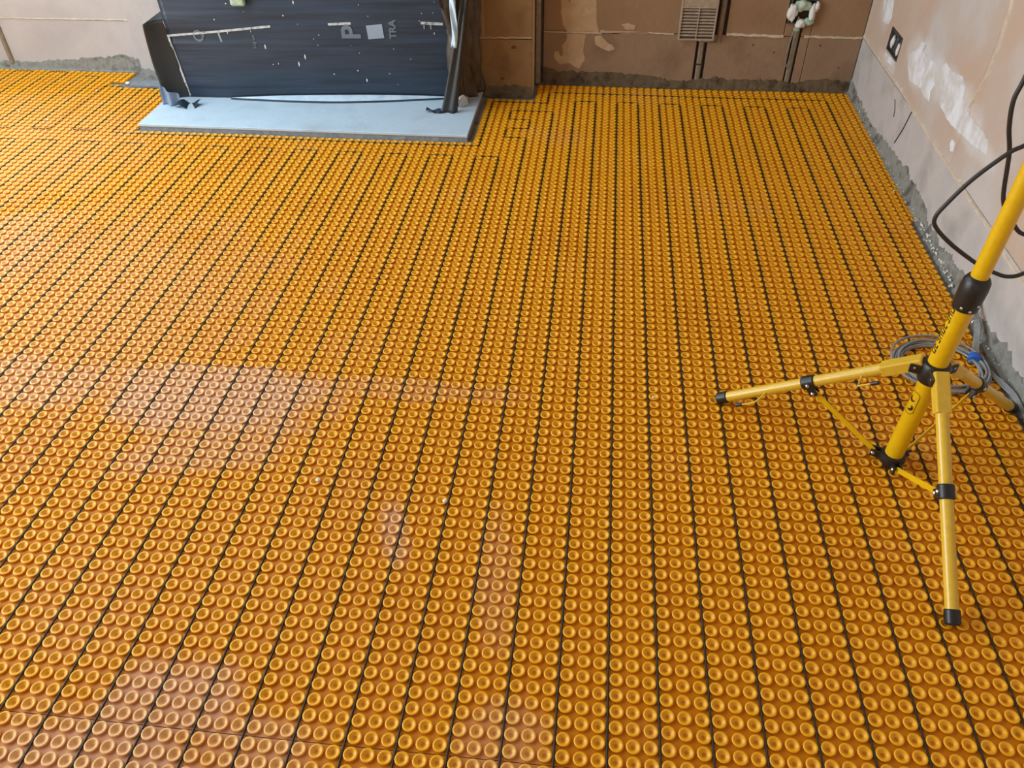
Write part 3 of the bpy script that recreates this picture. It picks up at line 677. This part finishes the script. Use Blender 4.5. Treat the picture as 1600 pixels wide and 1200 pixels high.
capping('cable_capping', .732, .756, .006, .300, YB+.008, 'metal cable capping dropping from the putty-filled box to the floor')
capping('cable_capping', -2.922, -2.898, .03, .6, YB-.002, 'grey metal cable capping at the far left edge of the picture')
cc = empty('corner_capping', (-.362, YB-.02, 0), 'tall metal capping standing in the corner right of the chimney pier', 'cable capping')
mesh_obj('channel', *bevel_mesh(boxv((-.372, YB-.030, .012), (-.350, YB-.004, 1.6)), BOXF, .004), M['steel'], cc)
box('clip', (-.374, YB-.034, .375), (-.346, YB-.002, .383), M['dark'], cc, .001); 
box('edge_trim', (-.345, YB-.010, .012), (-.338, YB-.001, 1.6), M['dark'], cc)

jb = empty('socket_box', (.742, YB, .285), 'metal socket box packed with pale green and white putty on the back wall', 'socket box')
for a, b in (((.694, .290), (.698, .388)), ((.792, .290), (.796, .388)), ((.698, .290), (.792, .294)), ((.698, .384), (.792, .388))):
    box('box_side', (a[0], YB-.012, a[1]), (b[0], YB+.012, b[1]), M['box'], jb)
box('box_back', (.698, YB+.008, .294), (.792, YB+.012, .384), M['dark'], jb)
def lump(name, c, r, m, parent, seed=0, amp=.35, sub=3):
    bm = bmesh.new(); bmesh.ops.create_icosphere(bm, subdivisions=sub, radius=1)
    off = base_of(parent)
    for v in bm.verts:
        d = v.co.normalized(); k = 1+amp*mn.noise(d*1.7+Vector((seed, 0, 0)))+amp*.5*mn.noise(d*4+Vector((0, seed, 0)))
        v.co = Vector(c)+Vector((d.x*r[0], d.y*r[1], d.z*r[2]))*k-off
    me = bpy.data.meshes.new(name); bm.to_mesh(me); bm.free(); return link(name, me, m, parent, smooth=True)
lump('putty_lump', (.742, YB-.004, .362), (.036, .016, .024), M['putty'], jb, 1)
lump('putty_lump', (.705, YB-.010, .335), (.019, .016, .036), M['white'], jb, 2)
lump('putty_lump', (.785, YB-.012, .335), (.014, .016, .034), M['white'], jb, 3)
lump('putty_lump', (.799, YB-.016, .362), (.009, .010, .018), M['white'], jb, 4)
lump('putty_lump', (.778, YB-.012, .300), (.021, .015, .015), M['putty'], jb, 5)
lump('putty_lump', (.746, YB-.014, .292), (.021, .016, .018), M['white'], jb, 6)
lump('putty_lump', (.735, YB-.010, .268), (.012, .010, .012), M['putty'], jb, 7)
fc = tube('flex_cable', smooth_path([(.735, YB-.012, .318), (.728, YB-.014, .28), (.720, YB-.013, .22), (.716, YB-.012, .17), (.720, YB-.013, .13), (.733, YB-.012, .105), (.744, YB-.010, .095)], 6), .0032, M['steel'], None, 8)
prop(fc, label='thin bare flex hanging from the putty-filled box over the metal capping', category='cable')

sb = empty('back_box', (XR, 3.243, .30), 'empty dark socket recess with white plaster blobs in the right wall', 'socket box')
box('box_back', (XR+.014, 3.169, .300), (XR+.019, 3.317, .382), M['box'], sb)
for a, b in (((3.169, .300), (3.173, .382)), ((3.313, .300), (3.317, .382)), ((3.173, .300), (3.313, .304)), ((3.173, .378), (3.313, .382))):
    box('box_side', (XR-.001, a[0], a[1]), (XR+.015, b[0], b[1]), M['box'], sb)
lump('plaster_blob', (XR+.008, 3.287, .336), (.008, .010, .022), M['white'], sb, 8)
lump('plaster_blob', (XR+.008, 3.205, .332), (.008, .010, .024), M['white'], sb, 9)
lump('plaster_blob', (XR+.010, 3.243, .358), (.006, .012, .010), M['box'], sb, 10)

# ------------------------------------------------------------------ tripod work-light stand
tp = empty('tripod_stand', (.642, 1.35, 0), 'yellow tripod work light stand with black clamps by the right wall', 'tripod')
AX = Vector((.027, 0, 1)).normalized()
def ax(z): return Vector((.642+.027*z, 1.35, z))
lower_tube = tube('lower_mast', [ax(.022), ax(.462)], .0202, M['yellow'], tp, 32)
tube('upper_mast', [ax(.46), ax(1.75)], .0162, M['yellow'], tp, 28)
lathe('mast_clamp', [(.0215, -.036), (.0245, -.034), (.0255, -.010), (.0262, .010), (.0250, .028), (.0205, .036), (.0180, .038)], ax(.487), AX, M['black'], tp, 28)
for k, (an, h) in enumerate(((-2.25, -.024), (-1.6, -.028), (-1.1, -.016))):
    a, b = Vector((1, 0, 0)), Vector((0, 1, 0)); d = a*math.cos(an)+b*math.sin(an); c = ax(.487+h)+d*.0250
    lathe('screw', [(.003, -.001), (.003, .0012), (.0015, .002)], c, d, M['chrome'], tp, 10)
lathe('upper_hub', [(.0212, -.030), (.026, -.028), (.030, -.012), (.030, .012), (.027, .018), (.0212, .020)], ax(.293), AX, M['black'], tp, 28)
lathe('lower_hub', [(.017, -.010), (.027, -.008), (.029, .004), (.027, .014), (.0208, .016)], ax(.026), AX, M['black'], tp, 28)
FEET = [(Vector((.265, 1.526, .019)), .50), (Vector((.652, .919, .019)), .48), (Vector((.983, 1.558, .019)), .44)]
for fi, (foot, tc) in enumerate(FEET):
    h = ax(.298); d = foot-h; d.z = 0; d.normalize(); top = h+d*.034; ldir = (foot-top).normalized(); L = (foot-top).length; side = Vector((-d.y, d.x, 0))
    leg = tube('leg', [top.lerp(foot, .0), foot-ldir*.012], .0128, M['yellow_leg'], tp, 20)
    tl = tp.location
    def sub(name, v, f, m, smooth=False):
        o = mesh_obj(name, v, f, m, None, smooth, 35); me = o.data
        for vv in me.vertices: vv.co -= tl
        o.parent = leg; return o
    v, f = bar_geo(top-ldir*.012, top+ldir*.075, .030, .026, (0, 0, 1)); v, f = bevel_mesh(v, f, .003, 2); sub('leg_channel', v, f, M['yellow_leg'])
    v, f = lathe_geo([(.0135, -.022), (.0150, -.020), (.0150, .004), (.0120, .008)], foot-ldir*.006, ldir, 18); sub('rubber_foot', v, f, M['black'], True)
    # hub ears holding the leg
    for s in (-1, 1):
        v, f = bevel_mesh(*bar_geo(h+d*.018+side*s*.0175+Vector((0, 0, -.004)), h+d*.047+side*s*.0175+Vector((0, 0, -.006)), .004, .022, (0, 0, 1)), .0015); mesh_obj('hub_lug', v, f, M['black'], tp)
    for s in (-1, 1):
        v, f = lathe_geo([(.0045, 0), (.0045, .003), (.002, .0045)], top+ldir*.004+side*s*.0155, side*s, 10); sub('screw', v, f, M['chrome'], True)
    # brace clamp on the leg
    cpt = top+ldir*L*tc
    v, f = lathe_geo([(.0150, -.015), (.0165, -.013), (.0165, .013), (.0150, .015)], cpt, ldir, 20); sub('leg_clamp', v, f, M['black'], True)
    dn = ldir.cross(side); dn = dn if dn.z < 0 else -dn
    for s in (-1, 1):
        v, f = bar_geo(cpt+dn*.010+side*s*.008, cpt+dn*.034+side*s*.008, .004, .018, ldir); sub('clamp_ear', v, f, M['black'])
    bp = cpt+dn*.027
    for s in (-1, 1):
        v, f = lathe_geo([(.0045, 0), (.0045, .002), (.002, .004)], bp+side*s*.010, side*s, 10); sub('screw', v, f, M['chrome'], True)
        v, f = lathe_geo([(.0045, 0), (.0045, .002), (.002, .004)], cpt+side*s*.0160, side*s, 10); sub('screw', v, f, M['chrome'], True)
    lp = ax(.030)+d*.042
    for s in (-1, 1):
        v, f = bar_geo(ax(.028)+d*.018+side*s*.008, ax(.028)+d*.048+side*s*.008, .004, .018, (0, 0, 1)); mesh_obj('hub_lug', v, f, M['black'], tp)
    for s in (-1, 1): lathe('screw', [(.0045, 0), (.0045, .002), (.002, .004)], lp+side*s*.010, side*s, M['chrome'], tp, 10)
    v, f = bar_geo(lp, bp, .003, .013, side.cross((bp-lp).normalized())); v, f = bevel_mesh(v, f, .0006); mesh_obj('brace', v, f, M['yellow'], tp)
    # wire hooks with black tips on the leg
    if fi == 0:
        for t0, sgn, kink in ((.24, 1, .0), (.72, -1, .012)):
            b0 = top+ldir*L*t0+side*.012*1
            s0 = -1 if side.y > 0 else 1
            b0 = top+ldir*L*t0+side*s0*.011; b1 = b0+side*s0*.026+Vector((0, 0, -.012)); b2 = b1-ldir*.034*sgn
            if kink: b1 = b0+side*s0*.022+ldir*.02+Vector((0, 0, -.01)); b2 = b1+ldir*.040
            v, f = tube_geo(smooth_path([b0, b1, b2], 4) if kink else [b0, b1, b2], .0022, 8); hk = sub('cable_hook', v, f, M['yellow_leg'], True)
            dd2 = (b2-b1).normalized(); v, f = lathe_geo([(.004, -.006), (.0046, -.004), (.0046, .010), (.003, .012)], b2, dd2, 12)
            sub('hook_tip', v, f, M['black'], True)
# printed emblem and lettering on the mast, wrapped round the tube
def wrap_on_mast(name, V2, F, z0, ang0, m, r=.0206):
    V = []
    for s, t in V2:                        # s along the mast, t around it (metres)
        a = ang0+t/r; c = ax(z0+s); V.append(c+Vector((math.cos(a), math.sin(a), 0))*r)
    return mesh_obj(name, V, F, m, tp)
def ring2d(w, h, r, t, n=6):
    def rr_(w, h, r):
        P = []
        for cx, cy, a0 in ((w/2-r, h/2-r, 0), (-w/2+r, h/2-r, 90), (-w/2+r, -h/2+r, 180), (w/2-r, -h/2+r, 270)):
            for k in range(n+1): a = math.radians(a0+90*k/n); P.append((cx+r*math.cos(a), cy+r*math.sin(a)))
        return P
    A, B = rr_(w, h, r), rr_(w-2*t, h-2*t, max(r-t, .0005)); N = len(A)
    return A+B, [(i, (i+1) % N, N+(i+1) % N, N+i) for i in range(N)]
V2, F2 = ring2d(.060, .026, .010, .0012); wrap_on_mast('printed_emblem', V2, F2, .205, -2.75, M['ink'])
def arc2d(cx, cy, r, t, a0, a1, n=10):
    P = []
    for k in range(n+1):
        a = math.radians(a0+(a1-a0)*k/n); w = t*math.sin(math.pi*(k+.6)/(n+1.2))
        P += [(cx+(r-w)*math.cos(a), cy+(r-w)*math.sin(a)), (cx+(r+w)*math.cos(a), cy+(r+w)*math.sin(a))]
    return P, [(2*k, 2*k+1, 2*k+3, 2*k+2) for k in range(n)]
for cx, a0 in ((.012, 120), (-.012, 20)):
    V2, F2 = arc2d(cx, 0, .0065, .0032, a0, a0+200); wrap_on_mast('printed_emblem', V2, F2, .205, -2.75, M['ink'])
V2 = []; F2 = []
for k in range(9):
    s0 = -.055+k*.0125; n0 = len(V2)
    shapes = [[(0, -.005), (.0016, -.005), (.0016, .005), (0, .005)], [(.002, .0035), (.007, .0035), (.007, .005), (.002, .005)], [(.002, -.001), (.006, -.001), (.006, .0006), (.002, .0006)], [(.0075, -.005), (.009, -.005), (.009, .005), (.0075, .005)]]
    for q in range(4):
        if (k*3+q) % 4 == 2: continue
        xs_ = sorted({a for a, b in shapes[q]}); ts_ = sorted({b for a, b in shapes[q]}); n_ = max(1, int((ts_[-1]-ts_[0])*2.0/.002))
        for w_ in range(n_+1):
            tt_ = (ts_[0]+(ts_[-1]-ts_[0])*w_/n_)*2.0; V2 += [(s0+xs_[0], tt_), (s0+xs_[1]+.0006, tt_)]
            if w_: b0 = len(V2); F2.append((b0-4, b0-3, b0-1, b0-2))
wrap_on_mast('printed_lettering', V2, F2, .395, -3.22, M['ink'])

# ------------------------------------------------------------------ black lamp lead looping behind the mast
lead = smooth_path([(.668, 1.385, 1.45), (.70, 1.42, 1.3), (.70, 1.47, 1.1), (.672, 1.5, .93), (.665, 1.5, .84), (.662, 1.5, .802), (.674, 1.5, .752), (.693, 1.5, .703), (.713, 1.5, .624), (.728, 1.5, .59), (.749, 1.5, .566), (.786, 1.5, .534), (.84, 1.49, .55), (.86, 1.475, .63), (.80, 1.47, .73), (.75, 1.47, .755), (.718, 1.47, .749), (.697, 1.47, .732), (.675, 1.47, .716), (.632, 1.47, .663), (.603, 1.47, .611), (.591, 1.47, .579), (.602, 1.47, .555), (.647, 1.47, .517), (.711, 1.47, .476), (.749, 1.47, .459), (.777, 1.47, .452), (.804, 1.47, .462), (.85, 1.47, .51), (.90, 1.47, .64), (.86, 1.46, .95), (.74, 1.43, 1.25), (.69, 1.385, 1.44)], 6)
o = tube('lamp_lead', lead, .0042, M['rubber'], None, 12)
prop(o, label='black lamp lead hanging in loose loops behind the yellow mast', category='cable')

# ------------------------------------------------------------------ coil of grey cable
gc = empty('cable_coil', (.862, 1.71, .006), 'coil of grey electrical cable tied with blue tape on the floor by the tripod', 'cable')
for k in range(7):
    rk_ = random.Random(k+3); cx, cy, r0 = .858+rk_.uniform(-.006, .006), 1.712+rk_.uniform(-.006, .006), .100+.0034*k*(1 if k % 2 else -.35)
    zb = .0125+.0048*(k % 3)+.002
    P = [(cx+(r0+.004*math.sin(2*t+k))*math.cos(t)*1.06, cy+(r0+.003*math.sin(3*t+k))*math.sin(t)*.98, zb+.0015*math.sin(2*t+k*2)) for t in np.linspace(0, 2*math.pi, 49)[:-1]]
    tube('cable_loop', P, .0032, M['grey_cable'], gc, 8, closed=True)
for k in range(4):
    dx = .005*(k-1.5)
    P = smooth_path([(.945+dx, 1.735, .016+.003*(k % 2)), (.958+dx, 1.765, .020), (.972+dx*.8, 1.800, .024), (.990+dx*.6, 1.86, .034+.003*k), (.998+dx*.5, 1.91, .050), (1.000+dx*.4, 1.945, .062+.003*k)], 6)
    tube('cable_tail', P, .0030, M['grey_cable'], gc, 8)
P = smooth_path([(.992, 1.945, .062), (.990, 1.985, .075), (.996, 2.005, .082), (1.004, 1.985, .078), (1.006, 1.945, .066)], 6)
tube('cable_bight', P, .0036, M['grey_cable'], gc, 8)
for k in range(4):
    t = .25+.18*k; c = Vector((.990, 1.86, .036)).lerp(Vector((1.0, 1.93, .058)), t)
    tie = [c+Vector((.014*math.cos(a), .003*math.sin(a), .012*math.sin(a))) for a in np.linspace(0, 2*math.pi, 13)[:-1]]
    tube('wire_tie', tie, .0012, M['chrome'], gc, 6, closed=True)
for k in range(3):
    dx = .005*(k-1)
    P = smooth_path([(.952, 1.745+dx, .018), (.965+dx, 1.725, .017), (.980+dx, 1.69, .016), (.992+dx, 1.65, .016+.002*k), (1.003+dx*.6, 1.60, .018+.003*k), (1.006+dx*.6, 1.54, .017), (1.008+dx*.4, 1.46, .017), (1.006, 1.36+.03*k, .018)], 6)
    tube('cable_tail', P, .0030, M['grey_cable'], gc, 8)
lathe('blue_tie', [(.0155, -.010), (.0170, -.008), (.0170, .008), (.0155, .010)], (.953, 1.748, .019), (.35, 1, .05), M['blue'], gc, 14)

# ------------------------------------------------------------------ loose crumbs of plaster, and floor sparkles shaped as white lumps
CR = [(.853, 2.84, .0035, 'white speck shaped for a sparkle on the orange mat, left one of a pair near the right wall'), (.884, 2.842, .0045, 'white speck shaped for a sparkle on the orange mat, right one of a pair near the right wall'),
      (.734, 2.963, .004, 'white speck shaped for a sparkle on the mat beyond the pair near the right wall'), (.985, 2.707, .004, 'white plaster crumb against the foot of the right wall'),
      (.104, 1.522, .004, 'white speck shaped for a sparkle left of the tripod foot, in mid floor'), (.137, 1.436, .003, 'tiny pale sparkle speck just below the one left of the tripod foot'),
      (-.668, 1.169, .006, 'whitish plaster dab in a stud at lower left of the floor'), (-.367, 1.135, .006, 'whitish plaster dab in a stud at lower middle of the floor'),
      (-2.257, 3.484, .012, 'largest white plaster lump in the torn patch beside the chimney breast'), (-2.398, 3.045, .006, 'white speck on the mat at the far left, nearest the camera of those there'),
      (-2.573, 3.119, .005, 'white speck on the mat at the extreme left edge'), (-2.351, 3.376, .005, 'small white speck on the mat short of the torn patch')]
for k, (x, y, r, lab) in enumerate(CR):
    o = bpy.data.objects.new('t', None); o.location = (x, y, 0)
    q = lump('crumb_sparkle', (0, 0, 0), (r, r*.8, r*.6), M['white'], o, k+20, .5, 2); bpy.data.objects.remove(o)
    q.parent = None
    for v in q.data.vertices: v.co += Vector((x, y, 0))
    z = zoff(x, y)+(.0062 if r < .01 else -.0)+r*.45 - (.002 if 'dab' in lab else 0)
    q.location = (x, y, z)
    for v in q.data.vertices: v.co -= Vector((0, 0, 0))
    prop(q, label=lab, category='plaster crumb', group='loose plaster crumbs and sparkle specks on the mat')
parts = []
rr = random.Random(7)
for k in range(130):
    y = rr.choice([rr.uniform(1.5, 3.55), rr.gauss(2.25, .17)]); x = XR-.012+rr.gauss(0, .004); r = rr.uniform(.0015, .0042)*(1.5 if 1.95 < y < 2.5 else .9); c = Vector((x, y, .010+rr.uniform(0, .012)))
    V = [c+Vector((a*r*rr.uniform(.6, 1.3), b*r*rr.uniform(.6, 1.6), c2*r*rr.uniform(.6, 1))) for a, b, c2 in ((1, 0, 0), (-1, 0, 0), (0, 1, 0), (0, -1, 0), (0, 0, 1), (0, 0, -1))]
    parts.append((V, [(0, 2, 4), (2, 1, 4), (1, 3, 4), (3, 0, 4), (2, 0, 5), (1, 2, 5), (3, 1, 5), (0, 3, 5)]))
o = mesh_obj('plaster_rubble', *merge(parts), M['white']); prop(o, label='fine white plaster rubble scattered along the foot of the right wall', category='rubble', kind='stuff')
